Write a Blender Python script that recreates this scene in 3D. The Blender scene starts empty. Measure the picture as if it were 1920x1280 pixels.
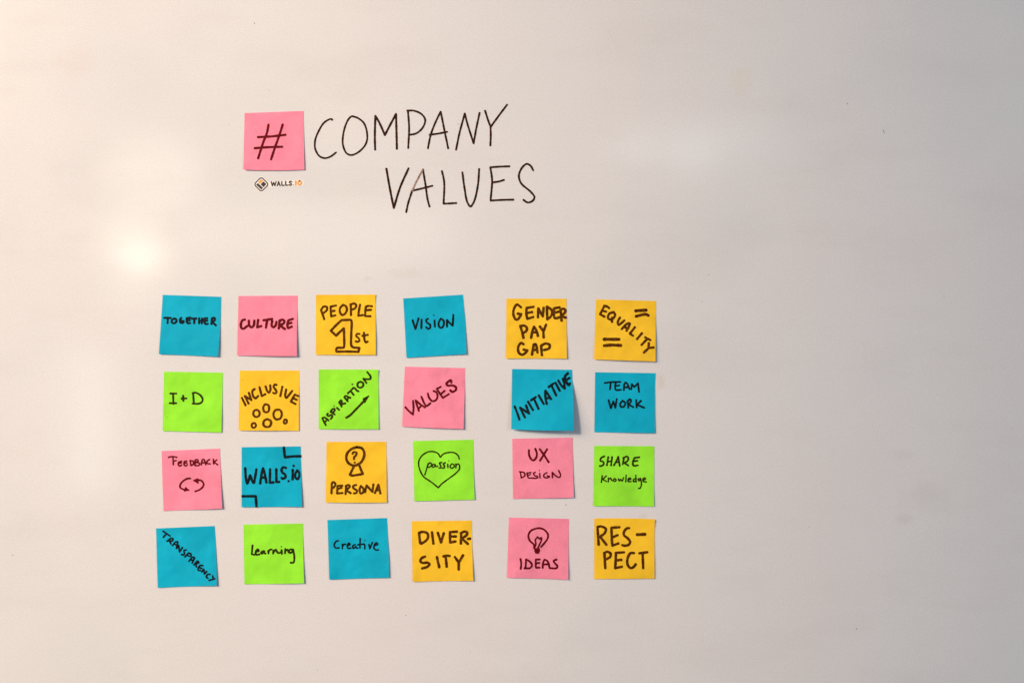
import bpy, bmesh, math, random
from mathutils import Vector
random.seed(7)
S = bpy.context.scene
COL = S.collection

# ------------------------------------------------------------------ camera
MM = 0.68e-3                       # one survey unit on the board, in metres (a 76 mm note is ~112 units)
LENS, SENSOR = 40.0, 36.0
BOARD_W = 1920 * MM
DIST = LENS / SENSOR * BOARD_W     # camera to board
cam_d = bpy.data.cameras.new('camera')
cam_d.lens = LENS; cam_d.sensor_width = SENSOR; cam_d.clip_start = 0.05; cam_d.clip_end = 60
cam = bpy.data.objects.new('camera', cam_d); COL.objects.link(cam)
cam.location = (0, -DIST, 0); cam.rotation_euler = (math.radians(90), 0, 0)
S.camera = cam

# ------------------------------------------------------------------ room light
w = bpy.data.worlds.new('World'); S.world = w; w.use_nodes = True
bg = w.node_tree.nodes['Background']
bg.inputs['Color'].default_value = (1.0, 0.97, 0.98, 1); bg.inputs['Strength'].default_value = 0.105

def area(name, loc, target, sx, sy, power, col, shape='RECTANGLE', spread=180):
    d = bpy.data.lights.new(name, 'AREA'); d.shape = shape; d.size = sx; d.size_y = sy
    d.energy = power; d.color = col; d.spread = math.radians(spread)
    o = bpy.data.objects.new(name, d); COL.objects.link(o); o.location = loc
    o.rotation_euler = (Vector(target) - Vector(loc)).to_track_quat('-Z', 'Y').to_euler()
    return o

# main warm spot from high on the left (its soft edge falls off before the right end of the board), weak cool daylight from the right
kd = bpy.data.lights.new('key_lamp', 'SPOT'); kd.energy = 1030; kd.color = (1.0, 0.812, 0.65)
kd.spot_size = math.radians(32.8); kd.spot_blend = 0.12; kd.shadow_soft_size = 0.5
key = bpy.data.objects.new('key_lamp', kd); COL.objects.link(key); key.location = (-3.7, -4.5, 2.05)
key.rotation_euler = (Vector((-1.50, 0, 0.26)) - key.location).to_track_quat('-Z', 'Y').to_euler()
area('broad_lamp', (-3.6, -2.7, 1.65), (0, 0, 0), 2.4, 1.9, 134, (1.0, 0.812, 0.65))
area('window_light', (2.9, -2.8, 0.35), (0, 0, 0), 1.0, 1.3, 41, (0.48, 0.72, 1.0))

# unseen lamps placed for soft board reflections; extra ones added to shape the hot spot
def seen_at(u, v, back, sx, sy, glow, col, shape='RECTANGLE'):
    """an unseen lamp `back` metres from the board whose mirror image lies at board point (u, v); sx, sy in metres; glow = radiance"""
    k = 1 + back / DIST
    x, z = (u - 960) * MM * k, (640 - v) * MM * k
    a = sx * sy * (math.pi / 4 if shape == 'ELLIPSE' else 1)
    return area('reflection_lamp', (x, -back, z), (x * 0.3, 0, z * 0.3), sx, sy, glow * math.pi * a, col, shape)
seen_at(268, 484, 3.5, 0.18, 0.10, 11.0, (1.0, 0.94, 0.72), 'ELLIPSE')
seen_at(250, 452, 3.9, 0.30, 0.26, 4.0, (1.0, 0.92, 0.72), 'ELLIPSE')  # added halo around the hot spot, not a separate lamp
seen_at(215, 430, 4.1, 0.34, 0.14, 1.6, (1.0, 0.92, 0.74), 'ELLIPSE')  # added smear up and left of the hot spot
seen_at(252, 545, 3.9, 0.24, 0.36, 1.8, (1.0, 0.92, 0.76), 'ELLIPSE')  # added faint flare below the hot spot
seen_at(10, 170, 3.2, 0.5, 0.8, 0.3, (1.0, 0.66, 0.55), 'ELLIPSE')
seen_at(285, 325, 3.5, 0.44, 0.34, 3.6, (1.0, 0.86, 0.70), 'ELLIPSE')
seen_at(600, 440, 3.8, 1.25, 0.36, 2.2, (1.0, 0.86, 0.72), 'ELLIPSE')
seen_at(170, 790, 3.6, 0.18, 0.62, 3.2, (0.86, 0.94, 1.0))
seen_at(1300, 282, 4.0, 0.20, 0.15, 2.4, (0.75, 0.93, 1.0), 'ELLIPSE')
seen_at(1290, 272, 4.0, 0.95, 0.20, 1.5, (0.80, 0.92, 1.0), 'ELLIPSE')
seen_at(1196, 280, 4.0, 0.15, 0.14, 2.0, (0.80, 0.92, 1.0), 'ELLIPSE')

S.view_settings.view_transform = 'Standard'; S.view_settings.look = 'None'
S.view_settings.exposure = 0.0; S.view_settings.gamma = 1.0
S.view_settings.use_curve_mapping = False

# ------------------------------------------------------------------ helpers
def bpt(u, v):
    """survey point -> board plane (x, z) in metres"""
    return (u - 960) * MM, (640 - v) * MM

def link(name, me, parent=None):
    o = bpy.data.objects.new(name, me); COL.objects.link(o)
    if parent: o.parent = parent
    return o

def tag(o, label=None, cat=None, group=None, kind=None):
    if label: o['label'] = label
    if cat: o['category'] = cat
    if group: o['group'] = group
    if kind: o['kind'] = kind

def mat(name):
    m = bpy.data.materials.new(name); m.use_nodes = True
    nt = m.node_tree
    return m, nt, nt.nodes['Principled BSDF']

def noise(nt, scale, detail=2.0, rough=0.5, vec=None, dim='3D'):
    n = nt.nodes.new('ShaderNodeTexNoise'); n.inputs['Scale'].default_value = scale
    n.inputs['Detail'].default_value = detail; n.inputs['Roughness'].default_value = rough
    if vec: nt.links.new(vec, n.inputs['Vector'])
    return n

def ramp(nt, src, stops):
    r = nt.nodes.new('ShaderNodeValToRGB'); cr = r.color_ramp
    while len(cr.elements) < len(stops): cr.elements.new(0.5)
    for e, (p, c) in zip(cr.elements, stops): e.position = p; e.color = (*c, 1)
    nt.links.new(src, r.inputs['Fac']); return r

def mult(nt, a, b, fac=1.0):
    m = nt.nodes.new('ShaderNodeMix'); m.data_type = 'RGBA'; m.blend_type = 'MULTIPLY'
    m.inputs[0].default_value = fac
    nt.links.new(a, m.inputs[6]); nt.links.new(b, m.inputs[7]); return m.outputs[2]

def g(v): return (v, v, v)

# ------------------------------------------------------------------ materials
def board_material():
    m, nt, p = mat('whiteboard_enamel')
    tc = nt.nodes.new('ShaderNodeTexCoord'); vec = tc.outputs['Object']
    base = nt.nodes.new('ShaderNodeRGB'); base.outputs[0].default_value = (0.806, 0.786, 0.784, 1)
    c = base.outputs[0]
    # wiped-off marker haze: broad, very faint tinted patches
    n1 = noise(nt, 2.3, 3, 0.55, vec)
    c = mult(nt, c, ramp(nt, n1.outputs['Fac'], [(0.30, (0.935, 0.955, 0.965)), (0.50, g(1.0)), (0.70, (1.0, 0.972, 0.972))]).outputs[0])
    mp = nt.nodes.new('ShaderNodeMapping'); mp.inputs['Scale'].default_value = (3.0, 3.0, 9.0); mp.inputs['Location'].default_value = (1.7, 0, 3.1)
    nt.links.new(vec, mp.inputs['Vector'])
    n2 = noise(nt, 1.5, 4, 0.6, mp.outputs[0])
    c = mult(nt, c, ramp(nt, n2.outputs['Fac'], [(0.34, (0.972, 0.968, 0.965)), (0.50, g(1.0))]).outputs[0])
    # small dirty smudges at their own places, and one painted pink reflection
    def smudge_or_sheen(u, v, rx, rz, col, ns):
        nonlocal c
        x, z = bpt(u, v)
        mpp = nt.nodes.new('ShaderNodeMapping'); mpp.vector_type = 'POINT'
        mpp.inputs['Scale'].default_value = (1 / rx, 0.0, 1 / rz)
        mpp.inputs['Location'].default_value = (-x / rx, 0, -z / rz)
        nt.links.new(vec, mpp.inputs['Vector'])
        ln = nt.nodes.new('ShaderNodeVectorMath'); ln.operation = 'LENGTH'; nt.links.new(mpp.outputs[0], ln.inputs[0])
        nn = noise(nt, ns, 4, 0.65, vec)
        ad = nt.nodes.new('ShaderNodeMath'); ad.operation = 'MULTIPLY_ADD'; ad.inputs[1].default_value = 1.5; ad.inputs[2].default_value = -0.75
        nt.links.new(nn.outputs['Fac'], ad.inputs[0])
        s = nt.nodes.new('ShaderNodeMath'); s.operation = 'ADD'
        nt.links.new(ln.outputs['Value'], s.inputs[0]); nt.links.new(ad.outputs[0], s.inputs[1])
        r = ramp(nt, s.outputs[0], [(0.15, col), (0.95, g(1.0))])
        r.color_ramp.interpolation = 'EASE'
        c = mult(nt, c, r.outputs[0])
    smudge_or_sheen(1696, 972, 0.016, 0.012, (0.92, 0.92, 0.92), 90)
    smudge_or_sheen(1740, 930, 0.050, 0.030, (0.95, 0.95, 0.95), 40)
    smudge_or_sheen(1690, 852, 0.026, 0.010, (0.96, 0.96, 0.96), 80)
    smudge_or_sheen(1240, 716, 0.009, 0.016, (0.95, 0.91, 0.86), 120)
    smudge_or_sheen(1206, 968, 0.010, 0.006, (0.95, 0.93, 0.91), 120)
    smudge_or_sheen(688, 522, 0.011, 0.005, (0.97, 0.93, 0.90), 160)
    smudge_or_sheen(1388, 150, 0.020, 0.026, (0.985, 0.975, 0.92), 60)
    smudge_or_sheen(760, 512, 0.035, 0.010, (0.98, 0.955, 0.94), 70)
    smudge_or_sheen(140, 118, 0.040, 0.030, (1.0, 0.965, 0.96), 40)  # faint pink reflection painted into the board colour
    # fine speckle of the enamel
    n3 = noise(nt, 620, 2, 0.7, vec)
    c = mult(nt, c, ramp(nt, n3.outputs['Fac'], [(0.28, g(0.90)), (0.72, g(1.05))]).outputs[0])
    n4 = noise(nt, 260, 1, 0.6, vec)
    c = mult(nt, c, ramp(nt, n4.outputs['Color'], [(0.3, (0.985, 0.99, 0.985)), (0.7, g(1.01))]).outputs[0])
    nt.links.new(c, p.inputs['Base Color'])
    rr = ramp(nt, n2.outputs['Fac'], [(0.3, g(0.10)), (0.7, g(0.13))]); nt.links.new(rr.outputs[0], p.inputs['Roughness'])
    p.inputs['IOR'].default_value = 1.5
    b = nt.nodes.new('ShaderNodeBump'); b.inputs['Strength'].default_value = 0.006; b.inputs['Distance'].default_value = 0.0002
    nt.links.new(n3.outputs['Fac'], b.inputs['Height']); nt.links.new(b.outputs[0], p.inputs['Normal'])
    return m

def paper_material(name, col, var=0.06):
    m, nt, p = mat(name)
    tc = nt.nodes.new('ShaderNodeTexCoord'); vec = tc.outputs['Object']
    base = nt.nodes.new('ShaderNodeRGB'); base.outputs[0].default_value = (*col, 1)
    n1 = noise(nt, 900, 3, 0.7, vec)
    c = mult(nt, base.outputs[0], ramp(nt, n1.outputs['Fac'], [(0.28, g(1 - var * 1.6)), (0.72, g(1 + var))]).outputs[0])
    oi = nt.nodes.new('ShaderNodeObjectInfo')
    mp = nt.nodes.new('ShaderNodeMapping'); nt.links.new(vec, mp.inputs['Vector'])
    cx = nt.nodes.new('ShaderNodeCombineXYZ')
    ml = nt.nodes.new('ShaderNodeMath'); ml.operation = 'MULTIPLY'; ml.inputs[1].default_value = 37.0
    nt.links.new(oi.outputs['Random'], ml.inputs[0])
    for i in range(3): nt.links.new(ml.outputs[0], cx.inputs[i])
    nt.links.new(cx.outputs[0], mp.inputs['Location'])
    n2 = noise(nt, 30, 3, 0.55, mp.outputs[0])
    c = mult(nt, c, ramp(nt, n2.outputs['Fac'], [(0.30, g(0.89)), (0.66, g(1.05))]).outputs[0])
    nt.links.new(c, p.inputs['Base Color'])
    p.inputs['Roughness'].default_value = 0.62
    p.inputs['Specular IOR Level'].default_value = 0.10
    bw = nt.nodes.new('ShaderNodeBump'); bw.inputs['Strength'].default_value = 0.9; bw.inputs['Distance'].default_value = 0.0040
    n3 = noise(nt, 26, 2, 0.5, mp.outputs[0]); nt.links.new(n3.outputs['Fac'], bw.inputs['Height'])     # soft handling dents
    b = nt.nodes.new('ShaderNodeBump'); b.inputs['Strength'].default_value = 0.3; b.inputs['Distance'].default_value = 0.0003
    nt.links.new(bw.outputs[0], b.inputs['Normal'])
    nt.links.new(n1.outputs['Fac'], b.inputs['Height']); nt.links.new(b.outputs[0], p.inputs['Normal'])
    return m

def ink_material(name, dark, light, rough=0.5):
    """felt-pen ink: soaked in unevenly, a little lighter where the pen ran fast"""
    m, nt, p = mat(name)
    tc = nt.nodes.new('ShaderNodeTexCoord'); vec = tc.outputs['Object']
    n = noise(nt, 240, 3, 0.6, vec)
    r = ramp(nt, n.outputs['Fac'], [(0.38, dark), (0.68, light)])
    nt.links.new(r.outputs[0], p.inputs['Base Color'])
    p.inputs['Roughness'].default_value = rough; p.inputs['Specular IOR Level'].default_value = 0.06
    return m

M_BOARD = board_material()
PAPER = {'blue':   paper_material('blue_paper', (0.004, 0.450, 0.655)),
         'pink':   paper_material('pink_paper', (1.0, 0.292, 0.415), 0.09),
         'yellow': paper_material('yellow_paper', (1.0, 0.600, 0.032), 0.035),
         'green':  paper_material('green_paper', (0.330, 0.915, 0.042), 0.035)}
INK = {'blue':   ink_material('ink_on_blue_paper', (0.004, 0.008, 0.012), (0.008, 0.022, 0.030)),
       'pink':   ink_material('ink_on_pink_paper', (0.095, 0.002, 0.003), (0.200, 0.003, 0.006)),
       'yellow': ink_material('ink_on_yellow_paper', (0.065, 0.021, 0.002), (0.150, 0.047, 0.003)),
       'green':  ink_material('ink_on_green_paper', (0.020, 0.022, 0.003), (0.050, 0.040, 0.004)),
       'board':  ink_material('dry_marker_ink', (0.028, 0.010, 0.005), (0.058, 0.019, 0.008), 0.35)}
def faded_ink():
    m = ink_material('rubbed_marker_ink', (0.16, 0.075, 0.040), (0.60, 0.45, 0.36), 0.4)
    return m
M_FADED = faded_ink()
def flat(name, col, rough=0.4):
    m, nt, p = mat(name)
    tc = nt.nodes.new('ShaderNodeTexCoord')
    base = nt.nodes.new('ShaderNodeRGB'); base.outputs[0].default_value = (*col, 1)
    n = noise(nt, 500, 2, 0.6, tc.outputs['Object'])
    nt.links.new(mult(nt, base.outputs[0], ramp(nt, n.outputs['Fac'], [(0.3, g(0.94)), (0.7, g(1.05))]).outputs[0]), p.inputs['Base Color'])
    p.inputs['Roughness'].default_value = rough
    return m
M_VINYL = flat('sticker_vinyl', (0.86, 0.83, 0.80), 0.35)
M_LOGO_DARK = flat('printed_dark_brown', (0.022, 0.009, 0.006))
M_LOGO_ORANGE = flat('printed_orange', (0.86, 0.34, 0.010))
M_SPECK = flat('dirt_speck', (0.10, 0.09, 0.085), 0.7)
M_SCRATCH = flat('scratch_mark', (0.70, 0.65, 0.60), 0.6)

# ------------------------------------------------------------------ pen strokes
def parse(txt):
    """'x,y x,y! x,y ; w44: ... ; F: polygon ; O cx,cy rx,ry ; D x,y r'   (! = sharp corner)"""
    out = []
    for part in txt.split(';'):
        part = part.strip()
        if not part: continue
        wd = None
        if part.startswith('w'):
            a, part = part.split(':', 1); wd = float(a[1:]); part = part.strip()
        if part.startswith('F:'):
            out.append(('F', [tuple(map(float, q.split(','))) for q in part[2:].split()], None)); continue
        if part.startswith('O'):
            t = part[1:].split(); cx, cy = map(float, t[0].split(',')); rx, ry = map(float, t[1].split(','))
            a0 = random.uniform(-2.0, -1.2); pts = []
            for k in range(15):
                a = a0 + k / 14 * (2 * math.pi + 0.12)
                j = 1 + random.uniform(-0.05, 0.05)
                pts.append((cx + rx * j * math.cos(a), cy + ry * j * math.sin(a), False))
            out.append(('S', pts, wd)); continue
        if part.startswith('D'):
            t = part[1:].split(); x, y = map(float, t[0].split(',')); out.append(('D', (x, y, float(t[1])), None)); continue
        pts = []
        for q in part.split():
            c = q.endswith('!'); x, y = map(float, q.rstrip('!').split(',')); pts.append((x, y, c))
        out.append(('S', pts, wd))
    return out

def catmull(P, step):
    if len(P) == 2:
        n = max(2, int((Vector(P[1]) - Vector(P[0])).length / step) + 1)
        return [Vector(P[0]).lerp(Vector(P[1]), i / n) for i in range(n + 1)]
    V = [Vector(p) for p in P]
    V = [V[0] * 2 - V[1]] + V + [V[-1] * 2 - V[-2]]
    out = []
    for i in range(1, len(V) - 2):
        p0, p1, p2, p3 = V[i - 1:i + 3]
        n = max(2, int((p2 - p1).length / step) + 1)
        # centripetal knots keep the curve from overshooting
        t0 = 0; t1 = max((p1 - p0).length, 1e-4) ** .5; t2 = t1 + max((p2 - p1).length, 1e-4) ** .5; t3 = t2 + max((p3 - p2).length, 1e-4) ** .5
        for k in range(n):
            t = t1 + (t2 - t1) * k / n
            a1 = p0 * ((t1 - t) / (t1 - t0)) + p1 * ((t - t0) / (t1 - t0))
            a2 = p1 * ((t2 - t) / (t2 - t1)) + p2 * ((t - t1) / (t2 - t1))
            a3 = p2 * ((t3 - t) / (t3 - t2)) + p3 * ((t - t2) / (t3 - t2))
            b1 = a1 * ((t2 - t) / (t2 - t0)) + a2 * ((t - t0) / (t2 - t0))
            b2 = a2 * ((t3 - t) / (t3 - t1)) + a3 * ((t - t1) / (t3 - t1))
            out.append(b1 * ((t2 - t) / (t2 - t1)) + b2 * ((t - t1) / (t2 - t1)))
    out.append(V[-2].copy())
    return out

class Ink:
    """collects strokes as thin films lying on a surface; lift(u, v) = height of that surface off the board"""
    def __init__(s, origin, scale, width, lift, centre):
        s.o = origin; s.s = scale; s.w = width; s.lift = lift; s.c = centre; s.layer = 0; s.gain = 1.0
    def begin(s): s.bm = bmesh.new()
    def pt(s, q, layer):
        u, v = s.o[0] + q[0] / s.s, s.o[1] + q[1] / s.s
        x, z = bpt(u, v)
        return s.bm.verts.new((x - s.c[0], -(s.lift(u, v) + 0.00010 + layer * 0.000005), z - s.c[1]))
    def face(s, vs):
        if len(set(vs)) < 3: return
        try: f = s.bm.faces.new(vs)
        except ValueError: return
        f.normal_update()
        if f.normal.y > 0: f.normal_flip()
    def disc(s, x, y, r, n=18):
        s.layer += 1
        ph = random.random()
        s.face([s.pt((x + r * (1 + .08 * math.sin(2 * a + ph * 6)) * math.cos(a), y + r * math.sin(a)), s.layer) for a in [k / n * 2 * math.pi for k in range(n)]])
    def piece(s, P, wd):
        s.layer += 1; L = s.layer
        C = catmull(P, 1.1 * s.s * 0.5)
        C = [c for i, c in enumerate(C) if i == 0 or (c - C[i - 1]).length > 1e-3]
        if len(C) < 2: return
        ph1, ph2 = random.uniform(0, 6), random.uniform(0, 6)
        n = len(C); acc = 0; rows = []
        for i, c in enumerate(C):
            t = C[min(i + 1, n - 1)] - C[max(i - 1, 0)]
            if t.length < 1e-6: t = C[i] - C[i - 1]
            t.normalize(); nn = Vector((-t.y, t.x))
            if i: acc += (c - C[i - 1]).length
            h = wd / 2 * (1 + 0.06 * math.sin(acc / s.s * 0.33 + ph1) + 0.04 * math.sin(acc / s.s * 0.9 + ph2))
            rows.append((c, t, nn, h))
        # round pen-tip ends
        def cap(c, t, nn, h, sign):
            return [c + nn * (h * math.cos(a)) + t * (sign * h * 0.85 * math.sin(a)) for a in [math.pi * k / 8 for k in range(1, 8)]]
        Lv = [s.pt(c + nn * h, L) for c, t, nn, h in rows]; Rv = [s.pt(c - nn * h, L) for c, t, nn, h in rows]
        for i in range(n - 1): s.face([Lv[i], Lv[i + 1], Rv[i + 1], Rv[i]])
        e = [s.pt(q, L) for q in cap(*rows[-1], 1)]; s.face([Lv[-1]] + e + [Rv[-1]])
        b = [s.pt(q, L) for q in cap(*rows[0], -1)]; s.face([Lv[0]] + b + [Rv[0]])
    def draw(s, txt):
        for kind, a, wd in parse(txt):
            wd = (wd or s.w) * s.gain
            if kind == 'F':
                s.layer += 1; s.face([s.pt(q, s.layer) for q in a])
                n = len(a)
                for k in range(n): s.piece([a[k], a[(k + 1) % n]], s.s * 1.6)
            elif kind == 'D': s.disc(*a)
            else:
                cur = [a[0][:2]]
                for q in a[1:]:
                    cur.append(q[:2])
                    if q[2]: s.piece(cur, wd); cur = [q[:2]]
                if len(cur) > 1: s.piece(cur, wd)
    def done(s, name, m, parent):
        me = bpy.data.meshes.new(name); s.bm.to_mesh(me); s.bm.free(); me.materials.append(m)
        return link(name, me, parent)

# ------------------------------------------------------------------ the board
def box_mesh(name, x0, x1, y0, y1, z0, z1, bevel=0.0):
    bm = bmesh.new(); bmesh.ops.create_cube(bm, size=1)
    for vtx in bm.verts:
        vtx.co = Vector(((x0 + x1) / 2 + vtx.co.x * (x1 - x0), (y0 + y1) / 2 + vtx.co.y * (y1 - y0), (z0 + z1) / 2 + vtx.co.z * (z1 - z0)))
    if bevel: bmesh.ops.bevel(bm, geom=bm.edges[:], offset=bevel, segments=2, affect='EDGES')
    me = bpy.data.meshes.new(name); bm.to_mesh(me); bm.free(); return me
board = bpy.data.objects.new('whiteboard', None); COL.objects.link(board); board.location = (0, 0, 0)
tag(board, 'large glossy white board filling the whole background, with heading written in black marker', 'whiteboard')
panel = link('panel', box_mesh('panel', -2.4, 2.4, 0, 0.018, -1.5, 1.5, 0.003), board); panel.data.materials.append(M_BOARD)

zero = lambda u, v: 0.0
hd = Ink((440, 180), 6.4, 18.5, zero, (0, 0))
hd.gain = 1.28
hd.begin()
hd.draw('1172,288 1155,278 1075,320 1000,440 965,540 968,640 1020,725 1085,747 1150,728 1218,678;'
        '1432,250 1410,244 1370,275 1325,370 1298,500 1300,590 1340,685 1395,710 1470,685 1560,600 1590,520 1580,400 1545,320 1475,265 1415,245;'
        'w21: 1686,645 1682,500 1688,240! 1735,320 1803,470! 1860,360 1936,218! 1941,402 1947,636')
hd.o = (720, 180); hd.s = 5.567; hd.w = 16.5
hd.draw('253,545 262,330 250,160; 243,155 310,155 390,190 430,250 405,330 340,390 262,408;'
        '458,548 490,400 540,270 592,165! 605,230 635,380 670,548; 475,407 560,395 660,376;'
        '752,562 790,380 843,185! 870,290 935,495! 965,330 998,178; 1055,155 1085,250 1112,325; 1285,92 1200,205 1112,325! 1114,420 1110,518')
o = hd.done('handwritten_word', INK['board'], board); o['label'] = 'word COMPANY in thin black marker capitals'
hd.begin()
hd.draw('w18: 25,760 60,960 102,1170! 170,950 257,755; 232,1212 252,1120 290,1000; 407,768 435,940 455,1080 475,1155; 290,990 380,970 505,938;'
        '605,785 628,900 622,1125! 755,1118; 818,797 840,960 870,1110 902,1153 940,1100 980,930 993,763;'
        '1310,735 1220,738 1110,745! 1128,880 1112,1092! 1240,1085 1352,1083; 1135,903 1200,893 1253,877;'
        '1558,778 1530,730 1490,710 1440,750 1408,830 1430,910 1530,1000 1570,1055 1550,1095 1500,1112 1455,1085')
o = hd.done('handwritten_word', INK['board'], board); o['label'] = 'word VALUES in thin black marker capitals'
hd.begin(); hd.draw('w14: 292,998 340,890 403,775')
o = hd.done('faded_stroke', M_FADED, board); o['label'] = 'pale rubbed stroke of the marker letter A'

sp = Ink((0, 0), 1.0, 1.0, zero, (0, 0))
for u, v, r in [(477, 44, 1.0), (505, 170, .7), (24, 1040, .9), (1606, 1178, 1.0), (1589, 195, 1.0), (1328, 515, .7), (1316, 565, .7),
                (86, 397, .6), (761, 1153, .8), (595, 1255, .7), (1517, 987, .7), (429, 234, .6), (859, 233, .8), (1061, 946, .9), (1770, 555, .6), (882, 1221, .6)]:
    sp.begin(); sp.disc(u, v, r, 9); sp.done('dirt_speck', M_SPECK, board)
sp.begin(); sp.draw('w0.8: 1656,244 1657,247 1658,250'); sp.done('dirt_speck', M_SPECK, board)
sp.begin(); sp.draw('w0.7: 1138,52 1146,70 1161,95'); sp.done('scratch', M_SCRATCH, board)

# ------------------------------------------------------------------ the small logo sticker under the # note
LS, LO = 16.0, (460, 320)
cx, cz = bpt(LO[0] + 880 / LS, LO[1] + 410 / LS)
stick = bpy.data.objects.new('logo_sticker', None); COL.objects.link(stick); stick.location = (cx, 0, cz)
tag(stick, 'tiny printed logo sticker with a brown diamond emblem and lettering below the hash note', 'sticker')
def diamond(c, a, r, n=8):
    pts = []
    for k in range(4):
        ca = math.radians(45 + 90 * k) ; 
        ccx, ccy = (a - r) * math.sqrt(2) * math.cos(ca), (a - r) * math.sqrt(2) * math.sin(ca)
        for j in range(n + 1):
            t = math.radians(90 * k) + math.radians(90) * j / n
            pts.append((ccx + r * math.cos(t), ccy + r * math.sin(t)))
    q = math.radians(45); cs, sn = math.cos(q), math.sin(q)
    return [(c[0] + x * cs - y * sn, c[1] + x * sn + y * cs) for x, y in pts]
lg = Ink(LO, LS, 32, zero, (cx, cz))
lg.begin(); lg.face([lg.pt(q, 0) for q in diamond((480, 413), 196, 95)])
lg.layer = 1
rot = lambda x, y: (x, y - (x - 1200) * 0.045)
pill = [rot(x, y) for x, y in [(700, 300), (1700, 290), (1750, 330), (1760, 420), (1720, 470), (1690, 480), (700, 480)]]
lg.face([lg.pt(q, 1) for q in pill])
bk = lg.done('backing', M_VINYL, stick)
lg.layer = 4
lg.begin()
d1 = diamond((480, 413), 174, 90); d0 = diamond((480, 413), 139, 58)
A = [lg.pt(q, 4) for q in d1]; B = [lg.pt(q, 4) for q in d0]
for k in range(len(A)): lg.face([A[k], A[(k + 1) % len(A)], B[(k + 1) % len(A)], B[k]])
lg.layer = 5
lg.draw('F: 378,392 515,522 480,552 340,424; F: 545,342 615,405 545,482 478,412')
em = lg.done('emblem', M_LOGO_DARK, stick); em['label'] = 'dark brown rounded diamond outline with a bar and a square'
lg.begin(); lg.draw('F: 402,356 480,278 518,302 442,378')
link_o = lg.done('emblem_tile', M_LOGO_ORANGE, stick); link_o['label'] = 'orange tile inside the diamond'
lg.begin(); lg.w = 38
lg.draw('778,335 812,458! 850,350! 887,457! 925,325; 955,460 1000,330! 1045,455; w28: 972,420 1035,416; 1095,330 1096,447! 1165,442; 1210,325 1212,441! 1275,437;'
        '1390,338 1345,322 1318,350 1350,378 1385,408 1360,440 1310,430')
lg.done('printed_word', M_LOGO_DARK, stick)['label'] = 'dark brown bold printed capitals'
lg.begin(); lg.draw('D 1440,430 22; w46: 1512,318 1512,432; w44: 1628,308 1590,330 1578,370 1592,412 1628,428 1664,410 1680,368 1664,328 1628,308')
lg.done('printed_suffix', M_LOGO_ORANGE, stick)['label'] = 'orange printed ending of the lettering'

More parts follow.
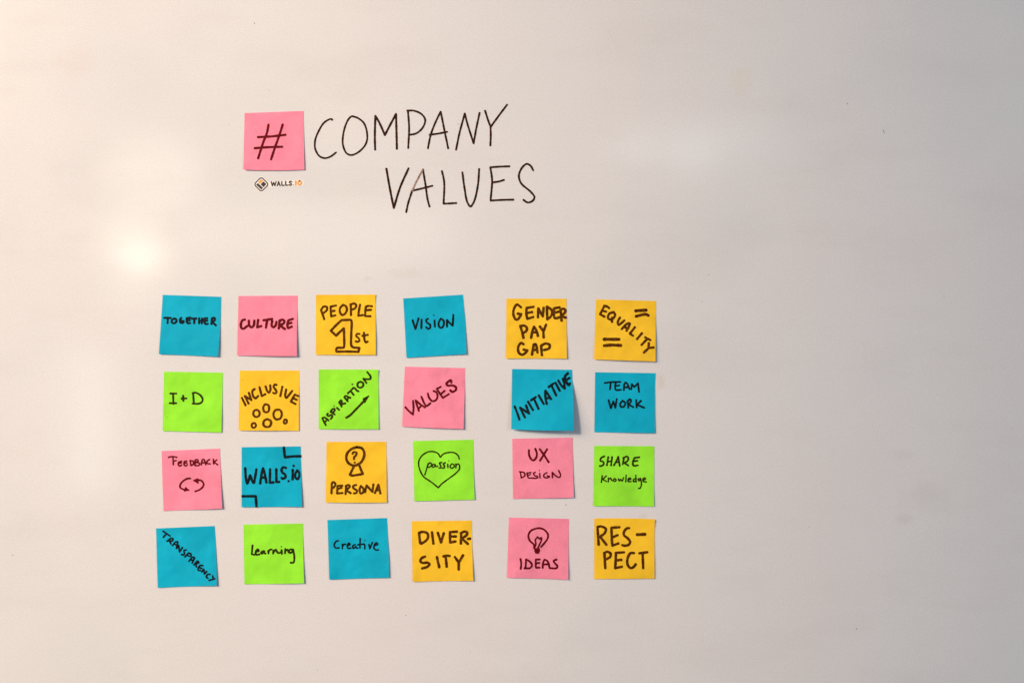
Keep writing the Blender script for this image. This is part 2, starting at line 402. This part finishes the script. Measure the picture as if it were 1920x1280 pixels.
# ------------------------------------------------------------------ sticky notes
SC = 1280 / 140
def sticky(colour, origin, quad, lifts, width, parts, label, scale=SC, seed=0, bow=(0, 0, 0, 0)):
    """quad = corners TL TR BR BL; lifts = heights in mm of (TL, TR, BR, BL, middle of the bottom edge); bow = sideways swell of top, right, bottom, left edges"""
    rnd = random.Random(seed)
    Q = [Vector((origin[0] + x / scale, origin[1] + y / scale)) for x, y in quad]
    ctr = sum(Q, Vector((0, 0))) / 4
    c = bpt(*ctr)
    root = bpy.data.objects.new('sticky_note', None); COL.objects.link(root); root.location = (c[0], 0, c[1])
    tag(root, label, 'sticky note', 'handwritten sticky notes on the whiteboard')
    tl, tr, br, bl, mid = [h * 1e-3 * (0.55 if max(lifts) < 10 else 0.9) for h in lifts]
    curl = 0.9 if max(lifts) > 10 else 0.5
    p1, p2, p3 = [rnd.uniform(0, 6) for _ in range(3)]
    def height(s, t):                       # s across, t down; glued along the top strip
        k = max(0.0, (t - 0.16) / 0.84)
        if curl > 0.8:                      # sprung away from the board just under the glue line
            kk = min(1.0, k * k / (k + 0.12) * 1.12); k2 = 1 - (1 - kk) ** 1.7
        else: k2 = (1 - curl) * k * k * (1.5 - 0.5 * k) + curl * k * k * (3 - 2 * k)
        h = 0.00035 + k2 * (bl * (1 - s) ** 1.6 + br * s ** 1.6 + mid * 4 * s * (1 - s) * 0.8)
        h += tl * max(0, 1 - s * 3.2) ** 2 * max(0, 1 - t * 3.2) ** 2 + tr * max(0, 1 - (1 - s) * 3.2) ** 2 * max(0, 1 - t * 3.2) ** 2
        h += k * 0.00045 * (1 + math.sin(5.1 * s + 3.0 * t + p1)) + k * 0.00028 * (1 + math.sin(8.3 * t - 4.7 * s + p2))
        return h
    def place(s, t):
        p = Q[0] * ((1 - s) * (1 - t)) + Q[1] * (s * (1 - t)) + Q[2] * (s * t) + Q[3] * ((1 - s) * t)
        ss, tt = 4 * s * (1 - s), 4 * t * (1 - t)
        p = p + Vector((ss * 0, bow[0] * ss * (1 - t) + bow[2] * ss * t)) + Vector((bow[1] * tt * s + bow[3] * tt * (1 - s), 0))
        return p
    # inverse: survey point -> (s, t), by a few Newton-like steps on the (almost square) quad
    ex, ey = Q[1] - Q[0], Q[3] - Q[0]
    det = ex.x * ey.y - ex.y * ey.x
    def inv(u, v):
        s = t = 0.5
        for _ in range(8):
            d = Vector((u, v)) - place(s, t)
            s += (d.x * ey.y - d.y * ey.x) / det; t += (ex.x * d.y - ex.y * d.x) / det
        return min(max(s, 0), 1), min(max(t, 0), 1)
    N = 36; TH = 0.00016
    bm = bmesh.new(); F = []; Bk = []
    for j in range(N + 1):
        for i in range(N + 1):
            s, t = i / N, j / N
            p = place(s, t); x, z = bpt(p.x, p.y); h = height(s, t)
            F.append(bm.verts.new((x - c[0], -h, z - c[1])))
            Bk.append(bm.verts.new((x - c[0], -(h - TH), z - c[1])))
    id_ = lambda i, j: j * (N + 1) + i
    for j in range(N):
        for i in range(N):
            a, b, d, e = id_(i, j), id_(i + 1, j), id_(i + 1, j + 1), id_(i, j + 1)
            bm.faces.new((F[a], F[e], F[d], F[b])).smooth = True
            bm.faces.new((Bk[a], Bk[b], Bk[d], Bk[e])).smooth = True
    ring = [id_(i, 0) for i in range(N)] + [id_(N, j) for j in range(N)] + [id_(i, N) for i in range(N, 0, -1)] + [id_(0, j) for j in range(N, 0, -1)]
    for k in range(len(ring)):
        a, b = ring[k], ring[(k + 1) % len(ring)]
        bm.faces.new((F[a], F[b], Bk[b], Bk[a]))
    bmesh.ops.recalc_face_normals(bm, faces=bm.faces[:])
    for e in bm.edges:
        if len(e.link_faces) == 2 and (e.link_faces[0].smooth != e.link_faces[1].smooth): e.smooth = False
    me = bpy.data.meshes.new('paper'); bm.to_mesh(me); bm.free(); me.materials.append(PAPER[colour])
    link('paper', me, root)
    ink = Ink(origin, scale, width, lambda u, v: height(*inv(u, v)), c)
    ink.gain = 1.27
    for name, txt in parts:
        ink.begin(); ink.draw(txt); ink.done(name, INK[colour], root)
    return root

W = 'handwritten_word'
sticky('pink', (440, 180), [(120, 207), (825, 182), (840, 888), (110, 888)], (0, 0, .5, 3.6, 1.2), 23,
  [('hash_sign', '407,345 390,440 345,560 285,752; 577,345 545,450 490,610 440,765; 282,497 450,487 612,468; 243,630 400,618 573,613')],
  'pink sticky note with a hash sign, alone beside the marker heading', scale=6.4, seed=1, bow=(0, 0, 1.2, 0))
sticky('blue', (290, 540), [(140, 115), (1142, 150), (1098, 1170), (80, 1130)], (0, 0, 3.0, .8, .4), 30,
  [(W, '165,510 280,512; 230,515 225,600; 338,520 300,550 300,590 340,602 375,575 370,535 335,520; 460,508 435,550 447,592 485,598 500,570 465,562;'
       '618,508 552,515! 552,560 565,598 612,600; 556,555 605,550; 640,525 722,520; 685,525 680,602; 765,515 765,605; 815,520 810,608; 765,565 812,560;'
       '905,515 858,522 855,580 880,618 915,610; 862,565 905,555; 985,515 975,618; 985,515 1028,512 1030,550 988,580! 1052,638')],
  'blue sticky note reading TOGETHER', seed=2, bow=(0, .8, .3, 0))
sticky('pink', (435, 540), [(112, 135), (1125, 130), (1120, 1165), (95, 1155)], (0, 0, 5.0, 2.4, 1.8), 34,
  [(W, '225,540 185,550 155,620 165,680 195,698 265,650; 290,555 300,640 335,672 375,640 385,555; 450,545 435,672! 505,650; 540,552 620,538 690,530; 605,545 585,680;'
       '690,565 685,650 715,668 750,640 765,575; 820,555 805,692; 815,558 870,542 900,562 890,600 825,640! 912,702; 1045,528 970,552! 955,610 965,682 1030,660; 965,605 1025,595')],
  'pink sticky note reading CULTURE', seed=3, bow=(0, -.6, .2, 0))
sticky('yellow', (580, 540), [(112, 115), (1135, 110), (1142, 1145), (115, 1145)], (0, 2.0, 2.0, .6, .3), 31,
  [(W, '200,375 225,440 258,535; 200,380 245,318 300,325 302,375 240,430; 460,298 365,318! 375,485! 450,466; 368,398 435,388; 580,288 530,340 525,410 562,460 610,440 645,370 625,310 580,286;'
       '710,278 715,465; 702,282 770,265 803,290 790,340 718,375; 870,282 850,390 840,475! 920,462; 1075,312 1010,306 970,318! 960,400 957,480! 1050,482; 968,380 1060,372'),
   ('numeral_drawing', 'w33: 555,548 640,546 705,545 722,560 720,800 722,980 745,1010 860,1025! 845,1090! 660,1086 470,1088! 462,1060 480,1025 560,1022 592,1015 600,970 597,800 592,690! 530,745 460,815! 370,730! 460,635 555,548'),
   (W, 'w27: 865,785 820,785 805,820 850,860 860,900 830,920 795,910; 938,762 950,890 970,928 1003,915; 910,818 1005,800')],
  'yellow sticky note reading PEOPLE 1st around a big outlined numeral', seed=4)
sticky('blue', (745, 540), [(102, 178), (1125, 112), (1185, 1130), (158, 1193)], (0, 0, 3.2, .5, .3), 28,
  [(W, '262,550 310,702! 365,518; 417,538 412,690; 528,525 492,550 510,590 562,630 563,680 530,698 497,672; 638,555 645,662; D 626,464 12; 745,522 708,600 718,660 755,682 793,640 793,560 748,522; 852,662 850,545! 900,600 950,645! 955,560 960,455')],
  'blue sticky note reading VISION', seed=5, bow=(0, 1.2, 0, 0))
sticky('yellow', (935, 545), [(132, 135), (1163, 135), (1168, 1162), (125, 1160)], (0, 0, 2.2, .8, .4), 35,
  [(W, '385,285 315,237 262,310 253,410 290,490 320,495 360,450 388,400! 325,392; 600,275 480,295! 472,380 490,482! 592,450; 480,382 575,365; 672,460 680,300! 715,370 757,442! 770,290; 825,270 832,490! 900,430 912,340 830,270;'
       '1045,285 950,300! 945,400 965,470 1040,455; 950,378 1035,357; 1060,320 1078,515; 1060,325 1110,308 1143,340 1120,390 1060,435! 1150,460'),
   (W, '370,600 400,700 425,808; 370,605 440,598 485,640 470,690 415,725; 555,810 575,700 605,615! 650,690 672,775; 570,712 660,712; 705,612 765,695; 812,580 765,695! 770,800'),
   (W, '425,915 385,895 335,960 345,1060 400,1095 450,1070 492,1020! 425,1008; 570,1095 600,918! 632,915 665,1060; 590,1012 655,1012; 725,940 740,1102; 735,935 800,905 870,925 862,985 775,1015')],
  'yellow sticky note reading GENDER PAY GAP in three lines', seed=6)
sticky('yellow', (1100, 550), [(160, 100), (1190, 130), (1172, 1165), (125, 1130)], (0, 0, 5.0, 2.8, 1.6), 33,
  [(W, '305,208 230,358! 305,398; 310,215 350,225 385,252; 275,298 335,312; 455,320 385,350 365,420 400,445 450,430 487,370 460,320; 435,412 433,490; 570,412 532,490 545,538 590,510 645,462; 597,612 650,555 700,515 740,512! 715,580 680,642;'
       '645,575 705,605; 825,578 738,688! 792,725; 945,680 858,782; 1000,752 1088,800; 1037,775 935,882; 1060,848 1055,935; 1142,925 1058,935! 975,1012'),
   ('equals_sign', 'w44: 838,298 1020,286; w40: 845,393 950,365 1010,357 1058,378'),
   ('equals_sign', 'w44: 295,785 555,786; w42: 295,895 420,884 582,890')],
  'yellow sticky note reading EQUALITY aslant between two equals signs', seed=7)
sticky('green', (290, 680), [(160, 150), (1170, 168), (1150, 1190), (143, 1165)], (0, 0, .9, .9, .3), 27,
  [(W, '270,525 375,525; 318,525 325,705; 260,690 372,690; w30: 490,562 495,650; w28: 462,612 550,608; 660,515 675,690; 652,518 700,510 780,550 825,620 810,672 760,697 650,697'),
   ('ink_dot', 'D 222,935 5')],
  'green sticky note reading I+D', seed=8)
sticky('yellow', (435, 680), [(132, 132), (1152, 130), (1148, 1162), (120, 1155)], (0, 0, 1.8, 2.6, .6), 31,
  [(W, '172,598 237,728; 287,697 222,568! 335,637! 290,512; 390,447 352,480 365,570 405,605 452,565; 472,414 512,568! 575,535; 577,402 610,490 635,508 660,460 655,382; 765,378 735,370 715,410 750,460 765,500 740,523 707,512;'
       '865,408 830,570; 930,452 915,570 935,598 970,560 1035,477; 1138,568 1080,542! 1012,660! 1093,705; 1050,605 1115,632'),
   ('circle_drawing', 'w30: O 425,865 55,62'), ('circle_drawing', 'w30: O 590,776 52,68'), ('circle_drawing', 'w30: O 788,882 72,86'),
   ('circle_drawing', 'w32: O 612,1030 68,66'), ('circle_drawing', 'w28: O 381,1068 37,41'), ('circle_drawing', 'w28: 940,975 910,968 893,1000 900,1036 930,1032 945,1000 938,972'),
   ('ink_dot', 'D 185,286 6')],
  'yellow sticky note reading INCLUSIVE over six small circles', seed=9)
sticky('green', (585, 680), [(115, 112), (1140, 115), (1145, 1135), (118, 1135)], (0, 2.6, 2.2, .4, .3), 27,
  [(W, '240,1065 205,1000 178,945! 215,935 290,985; 222,1018 262,968; 275,867 262,888 288,910 335,888 352,915 325,958; 330,838 395,885; 320,840 352,795 385,785 393,812 362,850; 428,768 468,803; D 380,740 12;'
       '465,672 510,748; 465,682 495,640 512,662 495,715; 500,722 540,700 575,692; 615,658 555,588! 575,565 660,600; 600,632 628,592; 615,522 715,425! 745,442 765,470 800,488; 665,482 715,548; D 692,367 15;'
       '830,320 785,350 785,405 830,425 872,400 878,350 830,320; 935,345 882,270; 880,272 945,280 1000,272 1005,235 945,155'),
   ('arrow_drawing', 'w30: 588,938 650,900 760,790 895,650; F: 978,562 876,612 884,640 905,682')],
  'green sticky note reading ASPIRATION above a rising arrow', seed=10)
sticky('pink', (745, 675), [(130, 110), (1160, 135), (1135, 1175), (85, 1135)], (0, 0, 4.4, 2.2, 1.3), 28,
  [(W, '140,805 200,870 270,928! 280,820 270,692; 372,868 335,760 315,685! 390,750 475,808; 360,835 415,775; 412,622 470,750 500,785 520,775 570,735; 522,567 545,640 600,700 665,680 690,610 665,545 620,527; 745,455 675,492! 780,643! 885,580; 755,572 810,525;'
       'w32: 925,382 920,342 880,360 842,408 870,435 940,432 1000,458 1005,505 940,542 908,515')],
  'pink sticky note reading VALUES aslant', seed=11, bow=(0, .5, .3, 0))
sticky('blue', (945, 680), [(138, 105), (1168, 118), (1182, 1148), (123, 1132)], (0, 0, 13.0, 5.0, 6.0), 33,
  [(W, '182,742 225,850 265,968; 358,928 275,762! 430,862! 375,722; 412,662 495,803; 460,638 545,582; 512,610 590,782; 592,552 680,702; 730,698 708,590 707,475! 755,540 805,618; 718,600 785,598; 765,412 850,352; 815,390 893,558; 880,338 955,478; 930,302 985,390 1040,437! 1030,350 1010,270; w36: 1095,178 1047,230 1060,310 1108,380 1130,350; 1070,290 1122,258')],
  'blue sticky note reading INITIATIVE aslant, its lower edge curling off the board', seed=12, bow=(0, .6, .6, 0))
sticky('blue', (1100, 685), [(145, 115), (1178, 130), (1165, 1155), (132, 1140)], (0, .8, 1.6, .8, .5), 26,
  [(W, '308,300 400,286 578,280; 412,290 400,408; 502,285 487,345 500,415 590,415; 492,350 562,340; 637,425 642,330 662,287! 692,310 735,408; 642,375 712,370; 765,408 772,315! 815,368! 880,302! 895,452'),
   (W, '375,592 412,732! 455,612! 490,722! 515,570; 610,602 572,660 590,708 640,698 660,640 612,602; 702,605 712,722; 692,618 742,577 760,610 717,665! 800,713; 847,588 855,718; 930,602 862,670! 985,723')],
  'blue sticky note reading TEAM WORK', seed=13, bow=(0, -.5, 0, 0))
sticky('pink', (290, 830), [(118, 137), (1120, 95), (1167, 1118), (158, 1160)], (0, 0, 2.6, .8, .5), 22,
  [(W, '238,245 310,232 383,245; 315,242 322,372; 328,310 372,300; 465,312 412,330 410,378 430,393 468,375; 420,347 460,340; 550,307 510,322 510,378 535,393 563,370; 515,347 553,340; 612,302 622,388! 665,360 660,312 607,300; 697,297 692,380;'
       '692,290 738,285 745,315 702,330 768,345 760,383 692,385; 800,373 817,287! 845,282 880,372; 802,340 862,335; 942,282 900,312 902,348 953,358; 1007,277 1012,358; 1068,287 1017,325! 1083,373'),
   ('arrow_drawing', 'w25: 615,605 560,610 480,660 440,720 445,765 505,797; F: 596,808 534,758 510,822'),
   ('arrow_drawing', 'w25: 700,825 770,800 835,740 842,695 805,645 735,630; F: 666,640 742,606 750,690')],
  'pink sticky note reading FEEDBACK over two circling arrows', seed=14, bow=(0, -.4, .2, 0))
sticky('blue', (440, 825), [(120, 118), (1133, 103), (1160, 1135), (125, 1142)], (0, 0, 2.4, .6, .4), 35,
  [(W, '183,475 195,640 218,738 250,660 268,598 300,680 330,728 355,620 375,492; 440,738 460,600 487,477! 515,560 547,722; 452,637 527,632; 608,492 606,725! 668,718; 715,492 718,713! 768,710; 882,472 835,462 805,500 820,550 870,590 870,635 825,655 805,640; D 928,697 21; 997,505 995,668; D 1012,437 23; w32: 1075,512 1040,580 1048,640 1080,662 1108,620 1105,550 1075,515'),
   ('bracket_drawing', 'w36: 843,122 862,290! 1000,275 1128,272'), ('bracket_drawing', 'w36: 138,955 365,955! 378,1130')],
  'blue sticky note with a dotted web name between two corner brackets', seed=15, bow=(0, -.3, 0, 0))
sticky('yellow', (600, 815), [(112, 118), (1138, 115), (1148, 1155), (103, 1155)], (0, 0, 2.0, 2.4, .6), 30,
  [('figure_drawing', 'w36: 630,208 540,240 465,320 455,420 500,490 590,523 690,480 745,400 760,310 720,230 630,206; w34: 580,540 515,678! 540,692 640,682 738,665! 710,610 675,520'),
   ('question_mark', 'w30: 557,322 580,292 627,305 615,350 585,380 585,415; D 597,472 19'),
   (W, '200,998 205,830; 202,832 230,805 265,830 252,880 217,910; 388,865 302,870! 302,930 295,997! 392,990; 308,922 375,900; 452,860 442,1012; 442,880 490,852 515,880 448,937! 530,993; 625,852 570,872 580,910 638,950 625,988 582,995; 705,870 682,930 700,998 740,980 750,920 707,872; 775,978 802,860! 900,970! 918,842; 942,993 1003,848! 1038,998; 965,945 1028,940')],
  'yellow sticky note reading PERSONA below a figure with a question mark head', seed=16)
sticky('green', (765, 810), [(85, 150), (1120, 125), (1143, 1150), (110, 1177)], (0, 0, 1.8, .5, .3), 19,
  [('heart_drawing', 'w21: 880,460 860,400 800,352 700,345 610,370 555,425! 510,360 430,330 340,337 240,400 190,480 185,570 220,680 270,760 400,850 520,945! 580,880 700,790 820,700 878,635 886,600'),
   (W, '350,540 322,620 288,728; 325,600 350,535 390,525 405,555 370,595 332,600; 465,550 430,552 412,585 440,598 470,560! 477,588 515,578; w22: 580,515 542,525 560,570 565,605 535,610; w22: 640,520 607,540 625,580 620,608 590,610; 680,545 685,602; D 698,487 10; 750,540 720,580 745,613 790,590 785,552 750,540; 820,540 822,610; 825,565 860,540 880,560 885,600')],
  'green sticky note with the word passion inside a drawn heart', seed=17, bow=(0, -.5, 0, 0))
sticky('pink', (950, 810), [(95, 110), (1133, 90), (1150, 1115), (112, 1140)], (0, 0, 1.8, .7, .5), 29,
  [(W, '382,302 385,390 430,470 465,478 508,430 515,350 490,280; 567,287 640,390 720,510; 695,287 630,390 572,485'),
   (W, 'w21: 235,682 250,780! 310,742 300,692 218,672; w21: 415,688 345,698! 358,740 370,775 460,782; w21: 360,735 405,722; w21: 490,685 460,700 480,740 520,750 532,772 495,785 440,783; w21: 565,705 572,780; D 562,652 11; w21: 690,690 640,720 640,762 690,778 735,757 695,745; w21: 785,775 780,682! 850,750 905,768 922,730 890,652')],
  'pink sticky note reading UX DESIGN', seed=18, bow=(0, -.5, 0, 0))
sticky('green', (1100, 825), [(128, 95), (1160, 100), (1152, 1130), (115, 1122)], (0, 0, 1.0, .5, .3), 25,
  [(W, '305,272 250,300 235,350 285,370 290,410 250,438 222,440; 370,285 345,428; 435,282 417,430; 357,367 425,357; 465,430 510,350 542,280! 565,438; 492,377 560,370; 640,290 617,413; 622,302 690,277 715,310 690,360 642,385! 715,433; 900,290 815,300! 790,390 802,432 880,428; 792,357 870,350'),
   (W, 'w19: 265,602 250,720; w19: 335,607 270,667! 345,703; w19: 370,642 370,710; w19: 372,667 410,647 425,680 440,690; w19: 475,652 457,680 475,703 503,680 480,652; w19: 540,657 555,693 580,667 605,697 630,637; w19: 675,592 668,710; w19: 705,677 755,660 740,642 710,660 712,703 760,703; w19: 835,652 802,670 802,708 840,695; w19: 840,597 845,713; w19: 915,652 882,660 890,693 925,670; w19: 925,652 935,760 910,820 885,820; w19: 965,682 1005,660 995,642 965,657 967,700 1020,712')],
  'green sticky note reading SHARE Knowledge', seed=19)
sticky('blue', (280, 975), [(115, 137), (1120, 95), (1165, 1110), (150, 1150)], (0, 0, 2.2, .4, .3), 24,
  [(W, '237,184 355,265; 295,230 240,288; 370,302 305,358; 367,307 405,312 395,350 347,345! 372,402; 397,430 455,367 490,367! 467,478; 432,405 480,425; 470,478 505,425! 520,538! 570,462; 635,502 595,517 605,560 590,588 552,580; 680,552 612,623; 672,560 715,572 713,610 652,600; 682,698 745,627 780,637! 737,728; 712,672 757,682; 825,692 767,758; 830,692 850,720 802,740! 810,792; 925,772 880,767 840,820 847,853 885,850; 867,807 905,817; 902,878 937,832! 950,912! 990,867; 1050,917 1002,922 985,965 1010,983; 1092,942 1102,988; 1130,990 1090,1003 1030,1020')],
  'blue sticky note reading TRANSPARENCY from corner to corner', seed=20, bow=(0, .9, 0, 0))
sticky('green', (445, 970), [(105, 117), (1125, 98), (1150, 1115), (125, 1137)], (0, 0, 2.0, .5, .4), 27,
  [(W, '263,470 250,622! 298,632; 325,580 370,565 350,537 317,580 325,628 383,625; 445,567 407,595 425,613 465,570! 462,600 485,612; 530,562 535,613; 535,592 560,547 590,540; 620,557 615,613; 622,592 660,547 690,592 715,603 748,585; 760,552 765,618; D 757,493 12; 825,532 818,608; 825,562 860,547 882,585; 950,542 905,542 882,588 930,593 960,540! 980,680 965,763 918,765')],
  'green sticky note reading Learning', seed=21, bow=(0, -.5, .2, 0))
sticky('blue', (600, 960), [(128, 130), (1148, 95), (1188, 1112), (163, 1147)], (0, 0, 2.0, .4, .3), 23,
  [(W, '320,485 280,492 245,560 270,605 330,605; 385,542 385,620; 388,577 420,542 440,547; 475,570 515,547 495,525 470,560 477,608 530,610; 605,547 562,575 575,613 620,580! 625,605 650,610; 690,447 685,610; 645,552 760,540; 770,557 768,620; D 770,480 12; 840,547 855,618! 900,512; 930,567 990,542 965,517 932,560 925,608 960,640 1005,638')],
  'blue sticky note reading Creative', seed=22, bow=(0, .8, 0, 0))
sticky('yellow', (760, 965), [(108, 105), (1140, 92), (1167, 1118), (128, 1138)], (0, 0, 2.0, .6, .4), 36,
  [(W, '235,302 255,480; 235,302 300,287 375,310 390,380 350,440 268,490; 457,292 482,488; 557,302 612,465! 660,307; 885,283 765,290! 767,468! 862,450; 772,365 870,365; 957,320 952,488; 947,312 1010,282 1058,295 1050,340 970,400! 1072,493; w40: 1074,408 1112,402'),
   (W, '340,707 280,735 258,790 300,815 380,812 415,838 380,880 285,912; 542,714 560,800 583,893; 652,705 710,692 762,698; 690,700 710,882; 848,714 915,805; 990,682 915,815! 915,932')],
  'yellow sticky note reading DIVER-SITY split over two lines', seed=23, bow=(0, -.5, 0, 0))
sticky('pink', (940, 960), [(130, 87), (1158, 110), (1145, 1145), (98, 1112)], (0, 0, 2.6, .7, .5), 27,
  [('lightbulb_drawing', '562,610 558,550 490,485 463,400 500,320 580,280 660,270 740,300 800,380 790,450 740,520 680,590; w24: 575,590 590,540 580,465! 620,420! 660,455! 685,430! 690,460 630,600; w30: 575,627 645,625; w34: 582,655 650,652; w30: 592,685 638,685'),
   (W, '328,792 340,870 332,963; 425,800 415,940; 422,797 490,840 525,900 490,948 397,952; 660,800 590,802! 590,880 597,938 655,940; 597,867 650,858; 707,945 717,850 740,802! 790,832 830,955; 717,887 820,882; 945,802 895,827 920,870 958,910 945,948 832,950')],
  'pink sticky note reading IDEAS below a drawn light bulb', seed=24)
sticky('yellow', (1100, 960), [(128, 102), (1165, 112), (1160, 1130), (128, 1137)], (0, 4.0, 1.6, .5, .3), 36,
  [(W, '185,250 205,553; 187,247 250,240 325,280 310,350 230,415! 340,555; 563,252 425,262! 430,450 440,568! 543,530; 440,425 533,387; 728,268 690,272 640,330 640,390 700,440 743,500 720,550 650,568 607,557; w44: 862,380 998,373'),
   (W, '302,692 318,953; 302,692 350,672 407,700 400,760 332,800; 640,680 500,690! 495,820 487,950! 603,925; 502,820 593,808; 812,692 750,695 700,780 700,890 750,948 800,930 838,882; 897,697 1038,678; 957,702 965,952')],
  'yellow sticky note reading RES-PECT split over two lines', seed=25, bow=(-.6, 0, 0, 0))
